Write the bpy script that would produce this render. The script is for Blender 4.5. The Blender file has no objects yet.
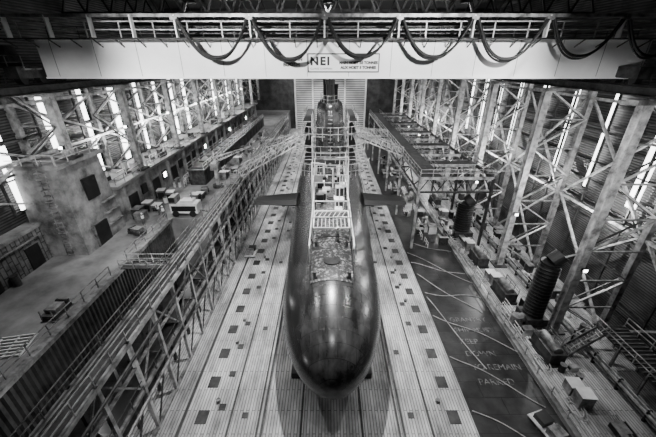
import bpy, math, random
from mathutils import Vector, Matrix
random.seed(7)
R=random.random
S=bpy.context.scene
COL=S.collection
# ---------------------------------------------------------------- materials
def mat(name,a,b=None,rough=.6,metal=0.,scale=1.5,bump=0.,detail=6,emit=0.,contrast=(.35,.65),stretch=(1,1,1)):
    m=bpy.data.materials.new(name); m.use_nodes=True
    nt=m.node_tree; N=nt.nodes; L=nt.links; p=N['Principled BSDF']
    p.inputs['Roughness'].default_value=rough; p.inputs['Metallic'].default_value=metal
    if b is None: b=a*.6
    tc=N.new('ShaderNodeTexCoord'); mp=N.new('ShaderNodeMapping'); mp.inputs['Scale'].default_value=stretch
    no=N.new('ShaderNodeTexNoise'); no.inputs['Scale'].default_value=scale; no.inputs['Detail'].default_value=detail
    no.inputs['Roughness'].default_value=.65
    cr=N.new('ShaderNodeValToRGB'); cr.color_ramp.elements[0].position=contrast[0]; cr.color_ramp.elements[1].position=contrast[1]
    cr.color_ramp.elements[0].color=(b,b,b,1); cr.color_ramp.elements[1].color=(a,a,a,1)
    L.new(tc.outputs['Object'],mp.inputs[0]); L.new(mp.outputs[0],no.inputs[0]); L.new(no.outputs[0],cr.inputs[0]); L.new(cr.outputs[0],p.inputs['Base Color'])
    if bump:
        bm=N.new('ShaderNodeBump'); bm.inputs['Strength'].default_value=bump; bm.inputs['Distance'].default_value=.1
        L.new(no.outputs[0],bm.inputs['Height']); L.new(bm.outputs[0],p.inputs['Normal'])
    if emit:
        p.inputs['Emission Color'].default_value=(1,1,1,1); p.inputs['Emission Strength'].default_value=emit
    return m
def ramp_of(m): return [n for n in m.node_tree.nodes if n.type=='VALTORGB'][0]
def multiply_lines(m,kind,scale,lo,axis='Z',width=6.0,row=.45,mortar=.04,bump=.4,c2=.72,rz=0):
    nt=m.node_tree;N=nt.nodes;L=nt.links;p=N['Principled BSDF'];cr=ramp_of(m)
    tc=N.new('ShaderNodeTexCoord'); mp=N.new('ShaderNodeMapping')
    L.new(tc.outputs['Object'],mp.inputs[0])
    if kind=='wave':
        t=N.new('ShaderNodeTexWave'); t.bands_direction=axis; t.inputs['Scale'].default_value=scale
        L.new(mp.outputs[0],t.inputs[0]); src=t.outputs['Fac']
        r=N.new('ShaderNodeMapRange'); r.inputs[3].default_value=lo; r.inputs[4].default_value=1
        L.new(src,r.inputs[0]); f=r.outputs[0]
    else:
        if axis=='X': mp.inputs['Rotation'].default_value=(0,math.radians(90),0)
        if rz: mp.inputs['Rotation'].default_value=(0,0,rz)
        t=N.new('ShaderNodeTexBrick'); t.inputs['Scale'].default_value=1; t.inputs['Brick Width'].default_value=width
        t.inputs['Row Height'].default_value=row; t.inputs['Mortar Size'].default_value=mortar
        t.inputs['Color1'].default_value=(1,1,1,1); t.inputs['Color2'].default_value=(c2,c2,c2,1); t.inputs['Mortar'].default_value=(lo,lo,lo,1)
        L.new(mp.outputs[0],t.inputs[0]); f=t.outputs['Color']; src=t.outputs['Fac']
    mx=N.new('ShaderNodeMix'); mx.data_type='RGBA'; mx.blend_type='MULTIPLY'; mx.inputs[0].default_value=1
    L.new(cr.outputs[0],mx.inputs[6]); L.new(f,mx.inputs[7]); L.new(mx.outputs[2],p.inputs['Base Color'])
    bm=N.new('ShaderNodeBump'); bm.inputs['Strength'].default_value=bump; bm.inputs['Distance'].default_value=.08
    bm.invert = kind!='wave'
    L.new(src,bm.inputs['Height']); L.new(bm.outputs[0],p.inputs['Normal'])

M={}
M['girder']=mat('crane_girder_paint',.9,.8,.4,0,.4)
M['white']=mat('painted_white_steel',.88,.6,.45,0,.6)
M['frame']=mat('painted_column_steel',.6,.12,.4,.1,1.0)
M['steel']=mat('galvanised_steel',.32,.045,.42,.3,1.2)
M['steel2']=mat('weathered_steel',.07,.01,.5,.3,1.5)
M['dark']=mat('dark_steel',.012,.003,.5,.2,1.2)
M['black']=mat('black_rubber',.006,.002,.6)
M['conc']=mat('concrete',.28,.045,.75,0,.5,.5,9)
M['quay']=mat('quay_concrete',.26,.1,.5,0,.3,.1,9)
M['floor']=mat('deck_planking',.62,.07,.32,0,.4,0,11,stretch=(1,.4,1),contrast=(.3,.64))
multiply_lines(M['floor'],'brick',1,.18,'Z',4.0,.26,.03,.4,.7,rz=math.pi/2)
M['pit']=mat('stained_dark_deck',.035,.004,.32,0,.6,.2,8)
multiply_lines(M['pit'],'brick',1,.3,'Z',3.2,1.6,.06)
M['clad']=mat('ribbed_wall_cladding',.13,.02,.5,.1,.3)
multiply_lines(M['clad'],'wave',1.1,.06,'Z')
M['sheet']=mat('sheet_pile_steel',.07,.02,.5,.2,.8)
M['brick']=mat('brickwork',.18,.05,.8,0,1)
multiply_lines(M['brick'],'brick',1,.2,'X',1.2,.5,.06)
M['door']=mat('roller_door_steel',.75,.55,.5,.1,.3)
multiply_lines(M['door'],'wave',.35,.2,'Z')
M['roof']=mat('roof_sheeting',.008,.004,.8)
M['glow']=mat('translucent_window_sheet',.9,.8,.5,emit=7)
M['lamp']=mat('lamp_lens',.9,.9,.5,emit=18)
M['hull']=mat('anechoic_tile_hull',.06,.006,.25,0,.7,.35,11,contrast=(.38,.66),stretch=(1,.22,1))
multiply_lines(M['hull'],'brick',1,.45,'Z',1.4,.9,.02,.2)
M['deckpatch']=mat('worn_deck_coating',.35,.012,.5,0,3.5,.2,12,contrast=(.5,.7))
M['hatch']=mat('hatch_plate',.045,.01,.45,.3,1)
M['skin']=mat('skin',.45,.4,.6)
M['cloth']=mat('overalls_cloth',.15,.07,.9)
M['hivis']=mat('hi_vis_cloth',.9,.85,.8)
M['paint']=mat('floor_paint',.15,.02,.6,0,2,contrast=(.4,.55))
M['rope']=mat('white_rope',.4,.2,.8)
# ---------------------------------------------------------------- builder
class B:
    def __init__(s): s.v=[];s.f=[];s.m=[];s.mats=[]
    def mi(s,k):
        if k not in s.mats: s.mats.append(k)
        return s.mats.index(k)
    def box(s,x0,x1,y0,y1,z0,z1,k='steel'):
        i=len(s.v)
        s.v+=[(x0,y0,z0),(x1,y0,z0),(x1,y1,z0),(x0,y1,z0),(x0,y0,z1),(x1,y0,z1),(x1,y1,z1),(x0,y1,z1)]
        for q in ((0,3,2,1),(4,5,6,7),(0,1,5,4),(1,2,6,5),(2,3,7,6),(3,0,4,7)): s.f.append(tuple(i+a for a in q)); s.m.append(s.mi(k))
    def beam(s,p,q,w=.2,h=None,k='steel'):
        h=h or w; p=Vector(p);q=Vector(q);d=(q-p).normalized()
        up=Vector((0,0,1)) if abs(d.z)<.95 else Vector((0,1,0))
        a=d.cross(up).normalized()*w/2; b=a.cross(d).normalized()*h/2
        i=len(s.v)
        for c in (p,q):
            for u,v in ((-1,-1),(1,-1),(1,1),(-1,1)): s.v.append(tuple(c+a*u+b*v))
        for f in ((0,3,2,1),(4,5,6,7),(0,1,5,4),(1,2,6,5),(2,3,7,6),(3,0,4,7)): s.f.append(tuple(i+a for a in f)); s.m.append(s.mi(k))
    def cyl(s,p,q,r,n=10,k='steel',r2=None):
        r2=r if r2 is None else r2
        p=Vector(p);q=Vector(q);d=(q-p).normalized()
        up=Vector((0,0,1)) if abs(d.z)<.95 else Vector((0,1,0))
        a=d.cross(up).normalized(); b=a.cross(d).normalized(); i=len(s.v)
        for c,rr in ((p,r),(q,r2)):
            for t in range(n):
                an=2*math.pi*t/n; s.v.append(tuple(c+(a*math.cos(an)+b*math.sin(an))*rr))
        for t in range(n):
            u=(t+1)%n; s.f.append((i+t,i+u,i+n+u,i+n+t)); s.m.append(s.mi(k))
        s.f.append(tuple(i+t for t in range(n-1,-1,-1))); s.m.append(s.mi(k))
        s.f.append(tuple(i+n+t for t in range(n))); s.m.append(s.mi(k))
    def poly(s,vs,fs,k):
        i=len(s.v); s.v+=list(vs)
        for f in fs: s.f.append(tuple(i+a for a in f)); s.m.append(s.mi(k))
    def rail(s,p,q,k='steel',h=1.1,sp=2.0,t=.07):
        p=Vector(p);q=Vector(q);n=max(1,int((q-p).length/sp))
        for j in range(n+1):
            c=p.lerp(q,j/n); s.beam(c,c+Vector((0,0,h)),t,t,k)
        for z in (h,h*.5): s.beam(p+Vector((0,0,z)),q+Vector((0,0,z)),t,t,k)
    def make(s,name,loc=(0,0,0),parent=None,smooth=False):
        me=bpy.data.meshes.new(name); me.from_pydata(s.v,[],s.f)
        for k in s.mats: me.materials.append(M[k])
        me.polygons.foreach_set('material_index',s.m)
        if smooth: me.polygons.foreach_set('use_smooth',[True]*len(s.f))
        me.update(); o=bpy.data.objects.new(name,me); o.location=loc; COL.objects.link(o)
        if parent: o.parent=parent
        return o
def inst(o,name,loc,rz=0,sc=(1,1,1)):
    n=bpy.data.objects.new(name,o.data); n.location=loc; n.rotation_euler[2]=rz; n.scale=sc; COL.objects.link(n); return n
def empty(name,loc=(0,0,0)):
    e=bpy.data.objects.new(name,None); e.location=loc; COL.objects.link(e); return e
def curve(name,pts_list,r,k,parent=None):
    cu=bpy.data.curves.new(name,'CURVE'); cu.dimensions='3D'; cu.bevel_depth=r; cu.bevel_resolution=2
    for pts in pts_list:
        sp=cu.splines.new('POLY'); sp.points.add(len(pts)-1)
        for i,p in enumerate(pts): sp.points[i].co=(*p,1)
    cu.materials.append(M[k]); o=bpy.data.objects.new(name,cu); COL.objects.link(o)
    if parent: o.parent=parent
    return o

H=28.0; YE=150.0
# ---------------------------------------------------------------- camera
cam=bpy.data.cameras.new('camera'); co=bpy.data.objects.new('camera',cam); COL.objects.link(co)
cam.sensor_width=36; cam.lens=17.56; cam.clip_end=500
co.location=(0,0,H); co.rotation_euler=(math.radians(90-26.3),0,0); S.camera=co
# ---------------------------------------------------------------- room shell
b=B(); b.box(-22.2,33,-4,YE,-.6,0,'floor'); b.make('floor')
b=B(); b.box(12.6,20.2,4,YE-30,0.0,.05,'pit'); b.make('dark_deck_panel')
b=B(); b.box(-22.2,-16.5,-4,40.5,0.0,.05,'pit'); b.make('service_trench_floor')
b=B(); b.box(-33,-22.3,-4,YE,-.6,8,'quay'); b.box(-22.3,-16.9,40.5,YE,-.6,8,'quay'); b.make('floor_quay')
for side,x0,x1 in (('left',-33.6,-33),('right',33,33.6)):
    b=B(); b.box(x0,x1,-4,YE,-.6,37,'clad')
    s=1 if side=='left' else -1; xi=-33 if side=='left' else 33
    for z in [10+2.2*i for i in range(8)]:
        b.box(min(xi,xi+s*.25),max(xi,xi+s*.25),-4,YE,z,z+.22,'steel2')
    b.make('wall_'+side)
b=B(); b.box(-33.6,33.6,YE,YE+.6,-.6,37,'clad'); b.make('wall_back')
b=B(); b.box(-14,16,YE-.4,YE-.02,0,25,'door')
for x in (-14.6,-7,0,7,16): b.box(x,x+.7,YE-1,YE-.05,0,27,'white')
b.make('door_1')
b=B(); b.box(-33.6,33.6,-4,YE+.6,37,37.5,'roof'); b.make('ceiling')
b=B()
b.box(-33,33,-.2,.2,33,33.4,'dark'); b.box(-33,33,-.2,.2,36.4,36.9,'dark')
for i in range(22):
    x=-33+3*i; b.beam((x,0,33.2),(x+1.5,0,36.5),.2,.2,'dark'); b.beam((x+1.5,0,36.5),(x+3,0,33.2),.2,.2,'dark')
t0=b.make('roof_truss',(0,21,0))
for i in range(1,10): inst(t0,'roof_truss',(0,21+13*i,0))
# windows
k=1
b=B(); b.box(-.06,.06,-.6,.6,13.6,25,'glow')
for z in (13.6,16.9,20.7,25): b.box(-.12,.12,-.7,.7,z-.08,z+.08,'dark')
w0=None
for y in [25,31.5,38.2,44.7,51.4,58,64.5,71,77.5,84,97,110,123]:
    for sx in (1,-1):
        if w0 is None: w0=b.make('window_1',(32.6,y,0))
        else:
            k+=1; inst(w0,'window_%d'%k,(sx*32.6,y,0),0,(1,1 if int(y)%2 else .6,1))
# ---------------------------------------------------------------- columns
def column(z0,wdt=5.5):
    b=B(); zt=25.1
    b.box(-.4,.4,-.4,-.27,z0,zt,'frame'); b.box(-.4,.4,.27,.4,z0,zt,'frame'); b.box(-.1,.1,-.27,.27,z0,zt,'frame')
    b.box(wdt-.3,wdt+.3,-.3,.3,z0,zt,'steel')
    n=max(2,round((zt-z0)/3.6)); dz=(zt-z0)/n
    for i in range(n+1):
        z=z0+i*dz; b.beam((0,-.3,z),(wdt,-.3,z),.16,.16,'steel')
        if i<n:
            a,c=((0,wdt) if i%2 else (wdt,0))
            b.beam((a,-.32,z),(c,-.32,z+dz),.22,.14,'frame'); b.beam((a,.32,z),(c,.32,z+dz),.16,.1,'steel2')
    b.box(-.9,.9,-.9,.9,z0,z0+.25,'steel2'); b.box(wdt-.7,wdt+.7,-.8,.8,z0,z0+.25,'steel2')
    b.box(-1.2,3.4,-.6,.6,zt-.35,zt,'steel')
    return b
ys=[14.5+13.1*i for i in range(10)]
cr=column(0).make('crane_column',(26,ys[0],0))
for y in ys[1:]: inst(cr,'crane_column',(26,y,0))
yl_=[20.0+13.1*i for i in range(10)]
cl=column(13.4,4.4).make('crane_column',(-28,yl_[2],0)); cl.rotation_euler[2]=math.pi
for y in yl_[3:]: inst(cl,'crane_column',(-28,y,0),math.pi)
ct=column(18.45,4.4).make('crane_column',(-28.2,yl_[1]+1.2,0)); ct.rotation_euler[2]=math.pi
def bracing(z0):
    b=B()
    for (za,zb) in ((z0,(z0+24)/2),((z0+24)/2,24)):
        b.beam((0,.5,za+.4),(0,12.6,zb),.3,.2,'frame'); b.beam((.3,12.6,za+.4),(.3,.5,zb),.3,.2,'frame')
        b.beam((0,0,zb),(0,13.1,zb),.3,.3,'frame')
    for z in (z0+4,20.5): b.beam((.8,0,z),(.8,13.1,z),.2,.25,'steel2')
    for yy in (3.3,6.5,9.8): b.beam((.7,yy,z0+.1),(.7,yy,26),.2,.2,'steel2')
    return b
br=bracing(0).make('bay_bracing',(31.4,ys[0],0))
for y in ys[1:]: inst(br,'bay_bracing',(31.4,y,0))
bl=bracing(13.4).make('bay_bracing',(-31.6,yl_[0]+13.1,0)); bl.rotation_euler[2]=math.pi
for y in yl_[1:]: inst(bl,'bay_bracing',(-31.6,y+13.1,0),math.pi)
for x in (-28.5,28.5):
    b=B(); b.box(x-.6,x+.6,-4,YE-1,25.75,25.85,'steel2'); b.box(x-.6,x+.6,-4,YE-1,25.1,25.2,'steel2'); b.box(x-.1,x+.1,-4,YE-1,25.2,25.75,'steel2'); b.box(x-.1,x+.1,-4,YE-1,25.85,26,'dark')
    sx=1 if x>0 else -1; xo=x+sx*1.6
    b.box(min(x+sx*.6,xo),max(x+sx*.6,xo),-4,YE-1,25.7,25.76,'dark'); b.rail((xo,-4,25.7),(xo,YE-2,25.7),'steel2',1.1,3)
    b.make('crane_runway_beam')
# ---------------------------------------------------------------- overhead crane
cr=empty('overhead_crane')
b=B()
x0,x1=-27.3,30.2
b.box(x0,x1,34,36.0,26.55,29.7,'girder')
b.box(x0,x1,33.75,36.3,29.7,29.85,'girder'); b.box(x0,x1,33.85,36.2,26.4,26.56,'girder')
for x in range(-26,31,4): b.box(x-.02,x+.02,33.98,34,26.6,29.7,'steel')
b.box(x0,x1,39,41,26.55,29.7,'steel2')
b.make('girders',parent=cr)
b=B()
b.box(x0-3,x1+2.5,32.6,33.7,29.7,29.8,'dark')
for x in range(-29,33,2):
    b.beam((x,33.9,29.1),(x,32.7,29.7),.08,.08,'dark')
b.rail((x0-3,32.6,29.8),(x1+2.4,32.6,29.8),'frame',1.25,2.9,.09)
b.rail((x0,35.9,29.8),(x1,35.9,29.8),'steel2',1.1,3)
b.beam((x0-3,32.2,31.45),(x1+2.4,32.2,31.45),.2,.25,'steel')
for i in range(8):
    x=-13.2+6.45*i; b.box(x-.06,x+.06,32.1,32.6,29.8,31.5,'white'); b.box(x-.3,x+.3,32.0,32.4,31.1,31.4,'steel')
for x in (-28,-24.3,-20.6,-17): b.box(x-.05,x+.05,32.1,32.6,29.8,31.5,'white')
b.make('walkway',parent=cr)
b=B()
for x in (-28.4,28.5):
    b.box(x-.6,x+.6,31.5,43.5,26.5,27.5,'steel2')
    for y in (32.3,34.5,40.5,42.7): b.cyl((x-.3,y,26.45),(x+.3,y,26.45),.45,16,'dark')
b.box(-30.4,-27.5,32,34,27.2,27.35,'steel'); b.rail((-30.4,32,27.3),(-27.5,32,27.3),'steel',1.1,1)
b.box(-30.4,-29.2,32.6,33.8,27.35,29.2,'steel2'); b.box(30.4,32,32.4,34,26.6,29.2,'steel2')
b.make('end_carriages',parent=cr)
loops=[]
for i in range(8):
    xa=-13.2+6.45*i
    for dx,dep,yy in ((0,3.1,32.1),(.14,2.85,32.0),(.05,2.95,31.9)):
        pts=[]
        for j in range(25):
            t=j/24; u=2*t-1; x=xa+.2+dx+(5.95)*t
            pts.append((x,yy,31.15-dep*(1-abs(u)**2.3)*(1+.05*math.sin(i*2))))
        loops.append(pts)
curve('festoon_cables',loops,.09,'black',cr)
b=B(); b.box(-1.95,4.9,33.93,33.98,26.95,28.6,'black'); b.box(-1.85,4.8,33.90,33.94,27.05,28.5,'hivis'); b.make('sign_plate',parent=cr)
def text(name,body,loc,size,k,rot=(math.pi/2,0,0),ls=1.0,parent=None,align='LEFT',off=.0,sx=1):
    c=bpy.data.curves.new(name,'FONT'); c.body=body; c.size=size; c.space_line=ls; c.align_x=align; c.extrude=.008; c.offset=off
    c.materials.append(M[k]); o=bpy.data.objects.new(name,c); o.location=loc; o.rotation_euler=rot; o.scale=(sx,1,1); COL.objects.link(o)
    if parent: o.parent=parent
    return o
t=text('sign_name','NEI',(-1.7,33.88,27.62),.95,'black',parent=cr,off=.045,sx=1.1); t.data.space_character=1.25
text('sign_small','CLARKE CHAPMAN',(-1.7,33.88,27.2),.24,'black',parent=cr)
text('sign_text','WELLMAN\nBOOTH',(-3.5,33.93,27.95),.45,'black',parent=cr,align='CENTER',off=.01)
text('sign_load','S.W.L.\nMAIN HOIST 50 TONNES\nAUX HOIST 5 TONNES',(2.9,33.88,28.1),.33,'black',parent=cr,align='CENTER',ls=1.25,off=.02)
# ---------------------------------------------------------------- submarine
sub=empty('submarine'); CX=.35; ZC=6.6; Y0=15.0; DY=-3.5
def rad(y):
    if y<28: t=(28-y)/(28-Y0); return 4.85*max(0,(1-t**2.3))**.5
    if y<54: t=(y-28)/26; return 4.85+1.1*t
    if y<100: return 5.95
    t=(y-100)/28; return 5.95*(1-t**1.7)+.35
b=B(); yy=[Y0+d for d in (.02,.06,.15,.3,.5,.8,1.2,1.7,2.3,3,3.9,4.9,6.1,7.5,9.1,11,13)]+[28+2.5*i for i in range(1,30)]+[103+2.5*i for i in range(11)]
n=48
vs=[];fs=[]
for y in yy:
    r=rad(y)
    for t in range(n):
        a=2*math.pi*t/n; x=r*math.sin(a); z=r*math.cos(a)
        if z>0 and abs(x)<2.6 and 19<y<100: z+=.35*min(1,(y-19)/4)*(1 if abs(x)<1.9 else .5)
        vs.append((CX+x,y,ZC+z))
for i in range(len(yy)-1):
    for t in range(n):
        u=(t+1)%n; fs.append((i*n+t,i*n+u,(i+1)*n+u,(i+1)*n+t))
fs.append(tuple(range(n))[::-1]); fs.append(tuple((len(yy)-1)*n+t for t in range(n)))
b.poly(vs,fs,'hull'); b.make('hull',parent=sub,smooth=True)
def top(y): return ZC+rad(y)+.35
b=B(); vs=[];fs=[]
prof=[(-1,0),(-.98,.25),(-.93,.45),(-.85,.62),(-.75,.76),(-.6,.88),(-.4,.97),(0,1),(.4,.8),(.75,.4),(1,.05)]
ring=prof+[(a,-c) for a,c in prof[::-1][0:-1]]
for z,sw,sl in ((12.2,3.2,8),(13.0,2.7,7.3),(14,2.5,7.0),(17,2.4,6.9),(20.6,2.3,6.7),(21.4,2.1,6.5),(21.9,1.6,6.1)):
    for a,c in ring: vs.append((CX+c*sw,62.5+a*sl,z))
m=len(ring)
for i in range(6):
    for t in range(m):
        u=(t+1)%m; fs.append((i*m+t,i*m+u,(i+1)*m+u,(i+1)*m+t))
fs.append(tuple(6*m+t for t in range(m)))
b.poly(vs,fs,'hull'); b.make('sail',(0,DY,0),parent=sub,smooth=True)
b=B()
pr=None
for a,c in ring[::2]+ring[:1]:
    p=(CX+c*1.6,62.5+a*5.9,21.85)
    b.beam(p,(p[0],p[1],23.0),.06,.06,'steel')
    if pr:
        b.beam((pr[0],pr[1],23.0),(p[0],p[1],23.0),.06,.06,'steel'); b.beam((pr[0],pr[1],22.4),(p[0],p[1],22.4),.05,.05,'steel')
    pr=p
for i in range(12): b.box(CX-.35,CX+.35,55.2,55.5,13.6+.6*i,13.68+.6*i,'steel')
b.make('sail_rails_and_ladder',(0,DY,0),parent=sub)
b=B()
for x,y,z,r in ((0,58.5,24.6,.6),(1.0,60.5,23.8,.3),(-.9,61.5,25,.28),(0,63.5,24,.5),(-.6,65.5,23.5,.25),(.6,66,25.5,.2)):
    b.cyl((CX+x,y,20.5),(CX+x,y,z),r,12,'dark'); b.cyl((CX+x,y,z),(CX+x,y,z+.7),r*1.3,12,'hatch')
b.cyl((CX-.1,57.6,21.5),(CX-.1,57.6,26.2),.13,8,'dark')
b.make('masts',(0,DY,0),parent=sub)
b=B()
for s in (-1,1):
    xr=CX+s*4.9; xt=CX+s*11.2
    vs=[]
    for x,c0,c1,t in ((xr,42.0,46.8,.5),(xt,43.0,46.4,.25)):
        z=9.4-(.4 if x==xt else 0)
        vs+=[(x,c0,z),(x,c0+.7,z+t),(x,c1-1,z+t*.8),(x,c1,z),(x,c1-1,z-t*.8),(x,c0+.7,z-t)]
    fs=[(i,(i+1)%6,6+(i+1)%6,6+i) for i in range(6)]+[(5,4,3,2,1,0),(6,7,8,9,10,11)]
    b.poly(vs,fs,'black')
b.make('hydroplanes',parent=sub)
b=B(); b.box(CX-.3,CX+.3,119,124,7,15,'hull'); b.box(CX-7,CX+7,119.5,123,6.5,7,'hull'); b.make('stern_fins',parent=sub)
b=B()
for y in (33,38,42,46,72,78,84,90):
    b.cyl((CX,y,top(y)-.2),(CX,y,top(y)+.14),.75,20,'hatch'); b.cyl((CX,y,top(y)+.1),(CX,y,top(y)+.25),.45,16,'steel2')
b.cyl((CX,24.5,top(24.5)-.4),(CX,24.5,top(24.5)+.06),.8,24,'hatch')
for y in (22.5,27,35.5,47.5):
    for s in (-1,1): b.cyl((CX+s*1.5,y,top(y)-.5),(CX+s*1.5,y,top(y)+.35),.15,8,'steel'); b.box(CX+s*1.5-.25,CX+s*1.5+.25,y-.1,y+.1,top(y)+.25,top(y)+.35,'steel')
b.make('deck_fittings',parent=sub)
b=B()
def strip(ya,yb,hw,key,off=.05):
    vs=[];fs=[];yl=[ya+.5*i for i in range(int((yb-ya)/.5)+1)]
    for y in yl:
        for t in range(9):
            x=-hw+hw*t/4
            r=rad(y); e=.35*min(1,max(0,(y-19)/4))*(1 if abs(x)<1.95 else .5); vs.append((CX+x,y,ZC+math.sqrt(max(.1,r*r-x*x))+e+off))
    for i in range(len(yl)-1):
        for t in range(8): fs.append((i*9+t,i*9+t+1,i*9+t+10,i*9+t+9))
    b.poly(vs,fs,key)
strip(22.0,50,1.85,'deckpatch')
b.make('casing_coating',parent=sub,smooth=True)
# deck staging
st=empty('deck_scaffolding')
b=B()
for s in (-1,1):
    for y in [25+2*i for i in range(13)]:
        b.cyl((CX+s*2.1,y,top(y)-.9),(CX+s*2.1,y,top(y)+1.1),.05,6,'white')
    for dz in (.55,1.1):
        pr=None
        for y in range(25,50,2):
            p=(CX+s*2.1,y,top(y)+dz)
            if pr: b.beam(pr,p,.06,.06,'white')
            pr=p
z=12.9
for y in (28.4,32.4):
    b.beam((CX-1.9,y,z),(CX+1.9,y,z),.14,.14,'white'); b.beam((CX-1.9,y,z+1.2),(CX+1.9,y,z+1.2),.1,.1,'white')
for s in (-1.9,1.9):
    b.beam((CX+s,28.4,z),(CX+s,32.4,z),.14,.14,'white')
    for y in (28.4,30.4,32.4): b.beam((CX+s,y,z-1.6),(CX+s,y,z+1.2),.1,.1,'white')
for x in [-1.8+.4*i for i in range(10)]: b.beam((CX+x,28.4,z),(CX+x,30.6,z),.06,.05,'white')
for i in range(7): b.beam((CX-1.9+.5*i,30.8,z),(CX-1.4+.5*i,32.4,z),.05,.05,'white')
for (ya,yb,zt) in ((37.5,40.5,14.4),(43,46,15.0)):
    for x in (-2.2,2.2):
        for y in (ya,yb): b.cyl((CX+x,y,11.2),(CX+x,y,zt+1),.06,6,'white')
    for z in (zt,):
        for y in (ya,yb): b.beam((CX-2.2,y,z),(CX+2.2,y,z),.08,.08,'frame'); b.beam((CX-2.2,y,z+1),(CX+2.2,y,z+1),.06,.06,'frame')
        for x in (-2.2,2.2): b.beam((CX+x,ya,z),(CX+x,yb,z),.08,.08,'frame')
    b.box(CX-2.2,CX-1.0,ya,yb,zt-.05,zt,'steel2')
random.seed(3)
for y in [34.5+.95*i for i in range(15)]:
    for s in (-1,1):
        if R()<.25: continue
        x=s*(.5+R()*1.1); w=.2+R()*.4; l=.25+R()*.45; h=.3+R()*1.3; z0=top(y)-.1
        kk=('white','steel','steel2','dark','frame')[int(R()*5)]
        b.box(CX+x-w,CX+x+w,y-l,y+l,z0,z0+h,kk); b.box(CX+x-w*.8,CX+x+w*.8,y-l-.03,y-l,z0+.1,z0+h-.1,'dark')
        if R()>.5: b.cyl((CX+x,y,z0+h),(CX+x,y,z0+h+.8+R()),.05,6,'white')
for (x,y,h) in ((-2.3,37,4.5),(2.4,42,3.8),(-2.8,49,5.0),(.3,41,2.6)):
    b.cyl((CX+x,y,11.0),(CX+x,y,12.6+h),.08,8,'white'); b.beam((CX+x,y,12.6+h),(CX+x*.3,y-1.5,12.6+h+.3),.08,.08,'white')
b.make('foredeck_staging',parent=st)
b=B()
def scaf(xs,ysl,zs,k='steel2'):
    for x in xs:
        for y in ysl: b.cyl((x,y,zs[0]),(x,y,zs[-1]+.9),.06,6,k)
    for z in zs[1:]:
        for x in xs: b.beam((x,ysl[0],z),(x,ysl[-1],z),.08,.08,k); b.beam((x,ysl[0],z+.9),(x,ysl[-1],z+.9),.06,.06,'steel')
        for y in ysl: b.beam((xs[0],y,z),(xs[-1],y,z),.08,.08,k)
for s in (-1,1):
    xs=sorted([CX+s*2.9,CX+s*4.3]); scaf(xs,[55,58.5,62,65.5,69],[10.0,13.4,15.4,17.4,19.4],'frame')
for z in (13.4,15.4,17.4,19.4):
    for s in (-1,1):
        xa,xb=sorted((CX+s*2.9,CX+s*4.3)); b.box(xa,xb,55,69,z+.05,z+.1,'dark')
    if z<14: b.box(CX-4.1,CX+4.1,53.0,54.4,z+.05,z+.1,'dark'); b.rail((CX-4.1,53,z),(CX+4.1,53,z),'frame',1.0,1.4)
for i in range(4):
    for s in (-1,1):
        b.beam((CX+s*4.3,55+3.5*i,13.4),(CX+s*4.3,58.5+3.5*i,15.4),.06,.06,'frame'); b.beam((CX+s*4.3,58.5+3.5*i,15.4),(CX+s*4.3,55+3.5*i,17.4),.06,.06,'frame')
for z,rx,ry in ((12.6,6.4,7.5),(13.7,6.4,7.5),(15.4,5.6,6.5),(16.4,5.6,6.5),(18.0,4.6,4.8),(19.0,4.6,4.8)):
    pr=None
    for i in range(25):
        a=math.pi+math.pi*i/24; p=(CX+rx*math.cos(a),55+ry*math.sin(a)*.6,z)
        if pr: b.beam(pr,p,.08,.08,'frame')
        if i%2==0 and z in(12.6,15.4,18.0): b.beam((p[0],p[1],z-(1.0)),(p[0],p[1],z+1.05),.06,.06,'frame')
        pr=p
b.make('sail_scaffold',(0,DY,0),parent=st)
b=B()
for y in [22+3.4*i for i in range(29)]:
    b.box(CX-1.1,CX+1.1,y-.6,y+.6,0,max(.9,ZC-rad(y)+.02),'dark')
    for s in (-1,1):
        r=rad(y); a=math.radians(38); px=CX+s*r*math.sin(a); pz=ZC-r*math.cos(a)
        b.box(px-.5,px+.5,y-.6,y+.6,0,pz+.1,'dark'); b.box(px-1.2,px+1.2,y-.8,y+.8,0,.7,'hatch'); b.beam((px,y,.6),(px-s*2,y,.6),.4,.5,'dark')
b.make('docking_cradle')
# ---------------------------------------------------------------- floor fittings
b=B()
for x in (-12.6,-6,-5.6,-2.3,2.9,6,6.4,-8.5,8.8): b.box(x-.09,x+.09,5,140,0.0,.07,'hatch')
b.make('floor_rails')
b=B()
y=10
while y<120:
    for s in (-1,1):
        x=s*11.0; b.box(x-.5,x+.5,y,y+1.2,0.0,.05,'hatch')
        if R()>.35: b.box(x-s*1.5-.3,x-s*1.5+.3,y+1.2,y+1.8,0.0,.06,'hatch')
        if R()>.6: b.box(x-s*3.7-.25,x-s*3.7+.25,y+.5,y+1.0,0.0,.06,'hatch')
        if R()>.75: b.cyl((x-s*1,y+2,0),(x-s*1,y+2,.35),.2,8,'steel')
    y+=3.4
b.make('floor_hatch_covers')
text('painted_floor_lettering','GRANTRY\nSHIP MUST\nKEEP\nDOWN\nTO REMAIN\nPARKED',(14.6,28.8,.06),.95,'paint',(0,0,0),1.75)
ropes=[]
for i,(xa,ya,xb,yb) in enumerate(((12.8,44,20.3,36),(12.8,41,20,38),(13,38,19,30),(13,34,20,33),(12.8,30,20.3,24.5),(12.8,24,19.5,18.5),(12.8,18,20,13),(13,33,16,22),(14,47,20,44))):
    pts=[]
    for j in range(17):
        t=j/16; pts.append((xa+(xb-xa)*t,ya+(yb-ya)*t+.3*math.sin(t*math.pi*2+i),.1))
    ropes.append(pts)
curve('mooring_ropes',ropes,.045,'rope')
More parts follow.
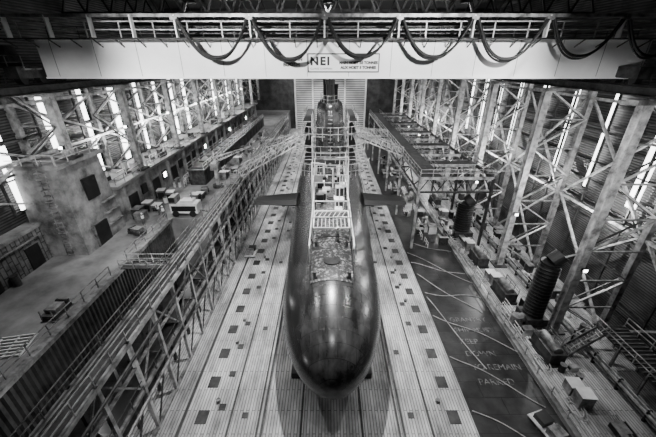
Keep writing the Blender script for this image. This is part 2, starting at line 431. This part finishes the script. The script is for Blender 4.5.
# ---------------------------------------------------------------- left gantry
b=B(); xi,xo=-14.3,-15.9; y0,y1=6,118; zg=10
y=y0
while y<=y1:
    for x in (xi,xo): b.box(x-.14,x+.14,y-.14,y+.14,0,zg,'frame' if x==xi else 'steel2')
    b.beam((xi,y,zg-.2),(xo,y,zg-.2),.25,.3,'steel'); b.beam((xi,y,5),(xo,y,5),.2,.2,'steel2')
    if y+3.5<=y1:
        if int((y-y0)/3.5)%2: b.beam((xi,y,5),(xi,y+3.5,zg),.13,.13,'steel')
        else: b.beam((xi,y+3.5,5),(xi,y,zg),.13,.13,'steel')
        b.beam((xi,y,0.1),(xi,y+3.5,5),.12,.12,'steel2')
    y+=3.5
for z,w in ((zg-.2,.4),(5,.3),(7.5,.12),(.3,.25)): b.beam((xi,y0,z),(xi,y1,z),.25,w,'frame' if z>9 else 'steel')
b.beam((xo,y0,zg-.2),(xo,y1,zg-.2),.2,.4,'steel')
b.box(xo+.1,xi-.1,y0,y1,zg,zg+.06,'steel2')
b.box(xo+.35,xo+.5,y0,y1,zg+.06,zg+.16,'steel')
b.rail((xi,y0,zg),(xi,y1,zg),'frame',1.15,1.75,.07); b.rail((xo,y0,zg),(xo,y1,zg),'steel',1.1,2.5,.06)
b.box(xo,xi,y0,y1,4.95,5.0,'dark'); b.rail((xi+.1,y0,5),(xi+.1,y1,5),'steel2',1.1,1.75,.06)
b.cyl((xi+.35,y0,8.8),(xi+.35,y1,8.8),.12,8,'steel2'); b.cyl((xi+.35,y0,4.4),(xi+.35,y1,4.4),.15,8,'steel')
b.make('dockside_gantry')
b=B(); vs=[];fs=[]; y=-3
ps=[]
while y<40: ps+= [(-22.28,y),(-22.05,y+.1),(-22.05,y+.3),(-22.28,y+.4)]; y+=.5
for (x,yv) in ps: vs+=[(x,yv,0.06),(x,yv,7.7)]
for i in range(len(ps)-1): fs.append((2*i,2*i+2,2*i+3,2*i+1))
b.poly(vs,fs,'sheet'); b.box(-22.6,-21.95,-3,40.4,7.7,8.1,'steel')
b.rail((-22.4,-3,8.1),(-22.4,27,8.1),'steel',1.1,2); b.rail((-22.4,30,8.1),(-22.4,40,8.1),'steel',1.1,2)
b.make('sheet_pile_wall')
b=B(); b.box(-22,-16.1,28,29.2,8.15,8.25,'steel2'); b.rail((-22,28,8.2),(-16.1,28,8.2),'frame',1.1,1.2); b.rail((-22,29.2,8.2),(-16.1,29.2,8.2),'frame',1.1,1.2)
b.make('access_bridge')
b=B(); b.cyl((-19.6,2,.5),(-19.6,40,.5),.35,12,'steel2'); b.cyl((-18.6,2,.35),(-18.6,40,.35),.2,10,'steel')
for i in range(10): b.box(-20.2,-18,4+3.7*i,4.3+3.7*i,.05,.9,'dark')
b.make('trench_pipework')
b=B()
for i in range(7): b.beam((0,.35*i,.1),(2.4,.35*i,.1),.09,.12,'white')
for x in (0,1.2,2.4): b.beam((x,-.1,.04),(x,2.2,.04),.1,.08,'white')
g=b.make('metal_grating',(-25.6,16.6,8.0)); g.rotation_euler[2]=.2
b=B()
for x in (-.5,.5):
    b.box(x-.06,x+.06,-1.2,1.2,0,.15,'steel'); b.beam((x,-1,.1),(x,-1,1.1),.06,.06,'steel'); b.beam((x,1,.1),(x,1,.9),.06,.06,'steel')
b.box(-.6,.6,-1,1,.15,.55,'steel2'); b.box(-.5,.5,-.6,.5,.55,.9,'steel'); b.cyl((-.5,.8,.7),(.5,.8,.7),.2,10,'dark')
eq=b.make('welding_trolley',(-23.8,21.6,8.0)); inst(eq,'welding_trolley',(-24.4,36,8),1.2); inst(eq,'welding_trolley',(-20.6,50,8),.3)
b=B()
b.poly([(-32.7,31,8),(-27.3,31,8),(-27.3,38.4,8),(-32.7,38.4,8),(-32.7,31.6,18),(-27.9,31.6,18),(-27.9,38.1,18),(-32.7,38.1,18)],
       [(0,3,2,1),(4,5,6,7),(0,1,5,4),(1,2,6,5),(2,3,7,6),(3,0,4,7)],'conc')
b.box(-32.7,-27.3,31.2,38.4,18,18.4,'conc')
b.box(-28.0,-27.45,34,36,13.5,16,'dark'); b.box(-27.4,-27.2,33,35.3,8,10.6,'dark'); b.box(-27.5,-27.15,32.8,33,8,10.8,'steel')
for z in (9.5,11,12.5): b.box(-27.45,-27.1,35.6,38.2,z,z+.12,'steel')
for i in range(16): b.box(-29.6,-28.9,31.0-.25,31.0+.02*i+.1,8.4+.62*i,8.5+.62*i,'steel')
for x in (-29.6,-28.9): b.beam((x,30.8,8),(x,31.3,19),.08,.08,'steel')
b.rail((-27.5,31.3,18.4),(-27.5,38.3,18.4),'frame',1.1,1.5); b.rail((-32.6,31.3,18.4),(-27.6,31.3,18.4),'frame',1.1,1.5)
b.make('concrete_tower')
b=B()
b.box(-32.7,-31.2,2,30.7,8,12,'brick'); b.box(-32.7,-31.0,1.8,30.8,12,12.3,'conc')
for y in (13,18,23,28): b.box(-31.22,-31.1,y,y+1.6,8.1,10.6,'dark'); b.box(-31.25,-31.05,y-.1,y+1.7,10.6,10.75,'steel')
b.box(-31.2,-30.2,11,15.6,8,9.1,'steel2'); b.box(-31.2,-30.4,20,22.4,8,10,'steel'); b.cyl((-30.7,25.5,8),(-30.7,25.5,9.2),.35,12,'steel2'); b.cyl((-31.0,2,11.2),(-31.0,30,11.2),.1,8,'steel')
b.make('brick_store_room')
b=B()
b.box(-32.7,-27.8,38.7,130,8,13,'conc'); b.box(-32.7,-27.1,38.7,130,13,13.38,'quay')
for i in range(13):
    y=41+6.6*i; b.box(-27.85,-27.65,y,y+2.4,8,11,'dark'); b.box(-27.85,-27.6,y+3.6,y+5,10,11.4,'dark'); b.box(-27.9,-27.3,y-1,y-.5,8,13,'conc')
    if i%3==1: b.box(-27.62,-27.55,y+3.9,y+4.7,10.3,11.1,'lamp')
b.rail((-27.3,38.8,13.38),(-27.3,130,13.38),'steel',1.1,2)
b.make('workshop_block')
b=B()
b.box(-24.5,-21.8,54,112,8,10.6,'steel2'); b.box(-24.7,-21.6,53.8,112,10.6,10.8,'steel2'); b.rail((-21.8,54,10.8),(-21.8,112,10.8),'frame',1.1,2); b.rail((-24.5,54,10.8),(-24.5,112,10.8),'steel',1.1,2)
for i in range(14): b.box(-21.82,-21.7,55+4*i,56.6+4*i,8.2,10.2,'dark'); b.box(-24.3,-22.2,54.8+4*i,57.4+4*i,10.8,10.95,'dark')
b.make('service_walkway_building')
b=B()
b.box(-1.9,1.9,-.9,.9,.5,1.9,'white'); b.box(-1.7,1.7,-.92,-.88,.8,1.6,'dark'); b.box(-.4,1.3,-.7,.7,1.9,2.3,'white'); b.box(-1.9,-1.0,-.8,.8,1.9,2.9,'steel'); b.box(-1.92,-1.1,-.82,.7,2.1,2.8,'dark')
for x in (-1.2,1.2):
    for y in (-.95,.95): b.cyl((x,y-.12,.45),(x,y+.12,.45),.45,16,'black')
b.cyl((.9,.4,2.3),(.9,.4,3.2),.1,8,'steel'); b.beam((1.9,0,.6),(3.1,0,.4),.12,.12,'dark')
b.make('mobile_compressor',(-20.4,42.0,8.0))
b=B()
b.cyl((0,0,0),(0,0,.5),.9,16,'steel2'); b.cyl((0,0,.5),(0,0,4.6),.3,12,'frame'); b.box(-.7,.7,-.6,.6,3.2,4.3,'steel')
for s in (-.3,.3):
    b.beam((s,0,4.5),(6.5,s*.3,7.2),.12,.12,'frame'); b.beam((s,0,5.3),(6.5,s*.3,7.3),.1,.1,'frame')
for i in range(7):
    t=i/7; b.beam((6.5*t,.2,4.5+2.7*t),(6.5*(t+.07),.2,5.3+2*(t+.07)),.07,.07,'frame'); b.beam((6.5*(t+.07),-.2,5.3+2*(t+.07)),(6.5*(t+.14),-.2,4.5+2.7*(t+.14)),.07,.07,'frame')
b.cyl((6.4,0,7.1),(6.4,0,3.6),.03,6,'dark'); b.box(6.25,6.55,-.12,.12,3.3,3.65,'dark'); b.beam((0,0,4.6),(0,0,6.4),.15,.15,'frame'); b.beam((0,0,6.4),(6.3,0,7.3),.04,.04,'dark')
b.make('davit_crane',(-19.3,53,8))
b=B()
for x,z,h in ((-.9,0,1.5),(.4,0,1.1)): b.box(x-.55,x+.55,-.6,.6,z,h,'steel'); b.box(x-.45,x+.45,-.63,-.6,z+.2,h-.3,'dark'); b.box(x-.6,x+.6,-.65,.65,h,h+.06,'white')
cab=b.make('tool_cabinet',(-25.5,43,8))
for i,(x,y,z,rr) in enumerate(((-20.5,47,8,1.5),(-25.8,48,8,.2),(-19.5,58,8,1.57),(-19.5,68,8,1.57),(23.2,37,0,1.57),(23.2,46,0,1.57),(23,19.5,0,1.5),(23,58,0,1.57))): inst(cab,'tool_cabinet',(x,y,z),rr)
def clutter(name,x0,x1,y0,y1,z,n,seed,avoid=()):
    random.seed(seed); b=B()
    for i in range(n):
        x=x0+(x1-x0)*R(); y=y0+(y1-y0)*R()
        if any(abs(x-ax)<ar and abs(y-ay)<ar for ax,ay,ar in avoid): continue
        kk=('white','steel','steel2','dark','steel2','steel')[int(R()*6)]; q=R()
        if q<.4:
            w=.2+R()*.5;l=.2+R()*.6;h=.3+R()*1.2
            b.box(x-w,x+w,y-l,y+l,z,z+h,kk); b.box(x-w-.03,x-w,y-l*.8,y+l*.8,z+.1,z+h-.1,'dark'); b.box(x-w-.05,x+w+.05,y-l-.05,y+l+.05,z+h,z+h+.05,'steel')
        elif q<.6: b.cyl((x,y,z),(x,y,z+.9),.3,12,kk); b.cyl((x,y,z+.9),(x,y,z+.95),.32,12,'steel')
        elif q<.8:
            for j in range(4): b.beam((x+.15*j,y-1.2,z+.08+.02*j),(x+.15*j+.2*R(),y+1.2,z+.08),.1,.1,kk)
        else:
            b.rail((x,y-1,z),(x,y+1,z),'white',1,1,.06)
            b.box(x-.3,x+.3,y-.9,y-.8,z,z+.08,'steel'); b.box(x-.3,x+.3,y+.8,y+.9,z,z+.08,'steel')
    b.make(name)
clutter('stored_dockside_equipment',21.3,25,12,62,0,95,11,((24.2,29,2),(23.6,50,2.2),(23.2,33.5,2),(23.2,41.5,2),(23.2,24.2,2),(23.2,37,1.3),(23.2,46,1.3),(23,19.5,1.3),(23,58,1.3)))
clutter('stored_dockside_equipment',27.8,30.6,26,75,0,60,12)
clutter('stored_quay_equipment',-26.8,-25.2,39,100,8,45,13,((-25.5,43,1.9),(-25.8,48,1.9)))
clutter('stored_quay_equipment',-21.0,-17.5,56,100,8,60,14,((-19.5,58,1.5),(-19.5,68,1.5)))
clutter('stored_roof_equipment',-27.9,-30.5,40,100,13.4,40,16)
clutter('stored_deck_equipment',14.6,19.6,46,100,.05,80,15)
# ---------------------------------------------------------------- right staging platform
b=B(); xa,xb=13.8,24.8; z=12.2
yl=[45.5+6.5*i for i in range(11)]
for x in (xa,xb,xa+3.2):
    b.beam((x,yl[0],z),(x,yl[-1],z),.25,.45,'frame' if x==xa else 'steel2')
    b.rail((x,yl[0],z+.25),(x,yl[-1],z+.25),'frame' if x==xa else 'steel',1.1,2,.07)
b.box(xa,xa+3.2,yl[0],yl[-1],z+.2,z+.26,'steel2')
for i,y in enumerate(yl):
    b.beam((xa,y,z),(xb,y,z),.25,.4,'frame')
    if i%2==0:
        b.beam((xa,y,z-2.2),(xb,y,z-2.2),.2,.25,'steel2')
        for j in range(4):
            x=xa+2.75*j; b.beam((x,y,z-2.2),(x+1.37,y,z),.12,.12,'steel2'); b.beam((x+1.37,y,z),(x+2.75,y,z-2.2),.12,.12,'steel2')
        for x in (xa,xb): b.box(x-.18,x+.18,y-.18,y+.18,0.05 if x<20 else 0,z,'frame' if x==xa else 'steel2')
    if i<len(yl)-1:
        b.beam((xa,y,z-.2),(xa,y+3.25,z-2.2),.14,.14,'steel2'); b.beam((xa,y+3.25,z-2.2),(xa,y+6.5,z-.2),.14,.14,'steel2')
        if i%2: b.box(xa+3.2,xb,y+.2,y+2.0,z+.15,z+.22,'dark')
        for u in (3.2,): b.beam((xa+3.2,y+u,z),(xb,y+u,z),.12,.2,'steel')
b.beam((xa,yl[0],z-2.2),(xa,yl[-1],z-2.2),.2,.25,'steel2')
b.rail((xa,yl[0],z+.25),(xb,yl[0],z+.25),'frame',1.1,1.8,.08)
b.make('staging_platform')
def gang(name,p,q):
    b=B(); p=Vector(p);q=Vector(q); n=9; side=(q-p).cross(Vector((0,0,1))).normalized()*.75; up=Vector((0,0,1.25))
    b.beam(p,q,1.4,.1,'steel2')
    for s in (-1,1):
        b.beam(p+side*s,q+side*s,.14,.18,'frame'); b.beam(p+side*s+up,q+side*s+up,.12,.12,'frame')
        for i in range(n):
            a=p.lerp(q,i/n)+side*s; c=p.lerp(q,(i+1)/n)+side*s
            b.beam(a,a+up,.09,.09,'frame'); b.beam(a,c+up,.08,.08,'frame')
        b.beam(q+side*s,q+side*s+up,.09,.09,'frame')
    b.make(name)
gang('gangway',(-14.4,50,11.2),(-4.8,55,15.5)); gang('gangway',(13.6,57,12.6),(5.1,59,15.6)); gang('gangway',(-14.2,73,10.3),(-2.6,75,13.0)); gang('gangway',(13.6,74,12.5),(2.6,75,13.2))
b=B(); b.box(-15.8,-14.4,48.8,51,10.1,11.15,'steel'); b.rail((-15.7,48.8,11.15),(-14.5,48.8,11.15)); b.make('gangway_landing')
# ---------------------------------------------------------------- right quayside stuff
b=B(); b.box(20.25,20.7,4,125,0,.45,'conc')
for i in range(60): b.box(20.7,20.74,6+2*i,7+2*i,.02,.44,'dark')
b.rail((20.5,6,.45),(20.5,125,.45),'frame',1.1,2.2); b.make('dock_kerb')
def ribbed(name,loc,r,h):
    b=B(); n=int(h/.44)
    for i in range(n):
        z=1.2+i*.44; b.cyl((0,0,z),(0,0,z+.22),r,24,'black',r*.8); b.cyl((0,0,z+.22),(0,0,z+.44),r*.8,24,'black',r)
        b.cyl((0,0,z-.03),(0,0,z+.03),r*1.02,24,'steel2')
    zt=1.2+n*.44
    b.box(-r*1.1,r*1.1,-r*1.1,r*1.1,.15,1.2,'steel2'); b.box(-r*1.3,r*1.3,-r*1.3,r*1.3,0,.15,'dark')
    b.cyl((-r,-.2,.75),(-r*1.9,-.6,.75),.55,16,'steel'); b.cyl((-r*1.9,-.6,.1),(-r*1.9,-.6,1.4),.7,18,'steel',.6)
    b.cyl((0,0,zt),(0,0,zt+.2),r*.9,24,'black'); b.cyl((0,0,zt+.2),(.9,0,zt+1),r*.75,20,'black')
    return b.make(name,loc)
ribbed('flexible_ventilation_duct',(24.2,29,0),1.1,7.4); ribbed('flexible_ventilation_duct',(23.6,50,0),1.4,5.2)
b=B()
for k_,(r,z) in enumerate(((.12,.5),(.18,.9),(.1,1.3))):
    b.cyl((27.3,4,z),(27.3,125,z),r,8,'steel' if k_!=1 else 'frame')
for i in range(40): b.box(27.15,27.5,5+3*i,5.15+3*i,0,1.4,'dark')
b.make('service_pipes')
b=B()
b.box(0,3,0,9,3.0,3.08,'dark')
for x in (0,3):
    b.rail((x,0,3.08),(x,9,3.08),'frame',1.1,1.5)
    for y in (0,3,6,9): b.box(x-.1,x+.1,y-.1,y+.1,0,3.05,'steel')
for i in range(19): b.beam((0,.25+.46*i,3.12),(3,.25+.46*i,3.12),.06,.08,'steel')
for i in range(12): b.box(-2.9+.24*i,-2.6+.24*i,7.8,8.9,.25*(i),.25*i+.06,'steel')
for y in (7.8,8.9): b.beam((-2.95,y,0),(0,y,3.05),.08,.3,'steel'); b.beam((-2.95,y,1.1),(0,y,4.1),.06,.06,'frame')
b.make('steel_access_stair',(28.0,16,0))
b=B()
b.box(-1.6,1.6,-.8,.8,.3,1.5,'steel2')
for i in range(7): b.box(-1.5+.45*i,-1.3+.45*i,-.88,-.8,.4,1.4,'steel')
b.cyl((-1.3,0,1.7),(1.3,0,1.7),.45,16,'steel'); b.box(-1.8,1.8,-.9,.9,0,.3,'dark'); b.rail((-1.6,-.8,1.5),(1.6,-.8,1.5),'steel',.8,1)
pu=b.make('pump_skid',(23.2,33.5,0)); pu.rotation_euler[2]=1.57
for p in ((23.2,41.5),(23.2,24.2),(23.2,64)): inst(pu,'pump_skid',(p[0],p[1],0),1.57)
random.seed(5)
hs=[]
for i in range(7):
    x=21.7+R()*.4;y=14+R()*36; pts=[]
    for j in range(30):
        a=j*.45; pts.append((x+(.35+.01*j)*math.cos(a),y+(.5+.03*j)*math.sin(a),.08+.01*j))
    hs.append(pts)
curve('hose_coils',hs,.06,'rope')
b=B()
for i in range(4): b.beam((0,.8*i-1.2,.1),(1.6,.8*i-1.2,.1),.14,.2,'steel2')
b.box(0,1.6,-1.5,1.5,.2,.3,'frame'); b.box(.2,1.3,-1.1,-.1,.3,1.0,'steel'); b.box(.3,1.4,.2,1.2,.3,.8,'dark')
pl=b.make('loaded_pallet',(17.4,12.6,0.05))
for p in ((17.8,16.0,.3),(-13.2,44,0)): inst(pl,'loaded_pallet',(p[0],p[1],.05 if p[0]>0 else 0),p[2])
# ---------------------------------------------------------------- workers
def worker(loc,rz,arm=0.2,bend=0.):
    P=[];E=[];Rr=[]
    def v(x,y,z,r): P.append((x,y,z)); Rr.append(r); return len(P)-1
    pel=v(0,0,.95,.15); wa=v(0,-.02-bend*.1,1.12,.14); ch=v(0,-bend*.3,1.36,.17); nk=v(0,-bend*.42,1.52,.06); hd=v(0,-.01-bend*.45,1.64,.09); ht=v(0,-bend*.45,1.74,.08)
    E+=[(pel,wa),(wa,ch),(ch,nk),(nk,hd),(hd,ht)]
    for s in (-1,1):
        hp=v(s*.1,0,.88,.1); kn=v(s*.12,-.03,.5,.07); an=v(s*.12,.02,.1,.05); to=v(s*.13,-.16,.05,.045); E+=[(pel,hp),(hp,kn),(kn,an),(an,to)]
        sh=v(s*.21,-bend*.3,1.43,.07); el=v(s*.27,-arm*.3-bend*.3,1.16,.05); wr=v(s*.25,-arm-bend*.35,1.0+arm*.5,.035); pa=v(s*.245,-arm*1.15-.02-bend*.35,.94+arm*.5,.035)
        E+=[(ch,sh),(sh,el),(el,wr),(wr,pa)]
        for j in range(4):
            f=v(s*(.245)+(j-1.5)*.02,-arm*1.2-.03-bend*.35,.86+arm*.5-(.01 if j in(0,3) else 0),.009); E.append((pa,f))
        th=v(s*.21,-arm*1.1-.06-bend*.35,.92+arm*.5,.01); E.append((pa,th))
    me=bpy.data.meshes.new('worker'); me.from_pydata(P,E,[]); o=bpy.data.objects.new('worker',me); COL.objects.link(o)
    bpy.context.view_layer.objects.active=o
    md=o.modifiers.new('s','SKIN')
    for i,r in enumerate(Rr): me.skin_vertices[0].data[i].radius=(r,r*.8 if r>.12 else r)
    me.skin_vertices[0].data[0].use_root=True
    o.modifiers.new('d','SUBSURF').levels=1; o.modifiers['d'].render_levels=1
    me.materials.append(M['cloth'])
    o.location=loc; o.rotation_euler[2]=rz
    b=B(); hx=-.01-bend*.45
    b.cyl((0,hx,1.70),(0,hx,1.80),.125,12,'hivis',.07); b.box(-.1,.1,hx-.17,hx-.08,1.70,1.72,'hivis'); b.make('hard_hat',parent=o)
    b=B(); b.cyl((0,-bend*.1,1.02),(0,-bend*.3,1.45),.19,12,'hivis',.2); b.make('vest',parent=o)
    b=B(); b.cyl((0,hx-.02,1.56),(0,hx-.02,1.7),.075,10,'skin',.09); b.cyl((0,hx-.11,1.62),(0,hx-.09,1.65),.015,6,'skin'); b.make('face',parent=o)
for a in (((-23.2,40.8,8),.4,.2,0),((-24.3,41.6,8),-1,.3,.2),((-23.2,45,8),2.5,.1,0),((-24.9,38.5,8),1,.2,.1),((.9,27.6,top(27.6)),.3,.25,.3),((21.2,48.5,0),1.2,.2,0)): worker(*a)
# ---------------------------------------------------------------- lamps and light
w=bpy.data.worlds.new('world'); S.world=w; w.use_nodes=True; w.node_tree.nodes['Background'].inputs[0].default_value=(1,1,1,1); w.node_tree.nodes['Background'].inputs[1].default_value=.01
b=B(); n=20
vs=[];fs=[]
for r,z in ((.25,.9),(.35,.6),(.8,0)):
    for t in range(n): a=2*math.pi*t/n; vs.append((r*math.cos(a),r*math.sin(a),z))
for i in range(2):
    for t in range(n): u=(t+1)%n; fs.append((i*n+t,i*n+u,(i+1)*n+u,(i+1)*n+t))
b.poly(vs,fs,'dark'); b.cyl((0,0,.9),(0,0,2.68),.06,6,'dark')
hb=b.make('high_bay_lamp',(0,10,34.3)); first=True
def spot(loc,rot,pw,size=150,rad_=.6,blend=.6):
    l=bpy.data.lights.new('lamp_or_fill_spot','SPOT'); l.energy=pw; l.spot_size=math.radians(size); l.spot_blend=blend; l.shadow_soft_size=rad_
    o=bpy.data.objects.new('lamp_or_fill_spot',l); o.location=loc; o.rotation_euler=rot; COL.objects.link(o); return o
for y,f in ((10,.1),(27,1.1),(47,1.5),(67,1),(90,1),(115,1.1),(138,2)):
    for x in (-17,0,17):
        if first: first=False; hb.location=(x,y,34.3)
        else: inst(hb,'high_bay_lamp',(x,y,34.3))
        spot((x,y,34.4),(0,0,0),(58000 if x==0 else 12000)*f,84 if x==0 else 104,.3,.8)
for x in (-13,13): spot((x,8,33.5),(math.radians(77),0,math.radians(-6 if x<0 else 6)),66000,52,.5,.7)  # unseen fill pair added near the camera to light the crane girder face
# added fill spots without fixtures, brightening the camera side of the column rows
for s in (-1,1):
    o=spot((s*13,14,24.2),(0,0,0),20000,62,.25,.7)
    d=Vector((s*29,44,13))-Vector(o.location); o.rotation_euler=d.to_track_quat('-Z','Y').to_euler()
b=B(); b.box(-.25,.25,-.15,.15,-.18,.18,'dark'); b.box(-.2,.2,-.17,-.15,-.14,.14,'lamp'); b.beam((0,.15,0),(0,.5,.1),.08,.08,'steel')
wl=None
for i,y in enumerate(ys[1:8]):
    for s in (-1,1):
        z=9 if s>0 else 19.8; yy_=y if s>0 else yl_[1]+13.1*i+(1.2 if i==0 else 0)
        p=(s*(25.9 if s>0 else 27.95),yy_-.95,z)
        if wl is None: wl=b.make('work_light',p)
        else: inst(wl,'work_light',p,0)
        l=bpy.data.lights.new('bay_fill','POINT'); l.energy=3300; l.shadow_soft_size=.15  # added point fill inside each column bay, separate from the work light fittings
        o=bpy.data.objects.new('bay_fill',l); o.location=(s*29,y+6,18 if s<0 else 12); COL.objects.link(o)
for y in (14,32):
    l=bpy.data.lights.new('trench_fill','POINT'); l.energy=400; l.shadow_soft_size=.2  # fixtureless fill added over the trench to brighten the sheet piling
    o=bpy.data.objects.new('trench_fill',l); o.location=(-17.5,y,6.5); COL.objects.link(o)
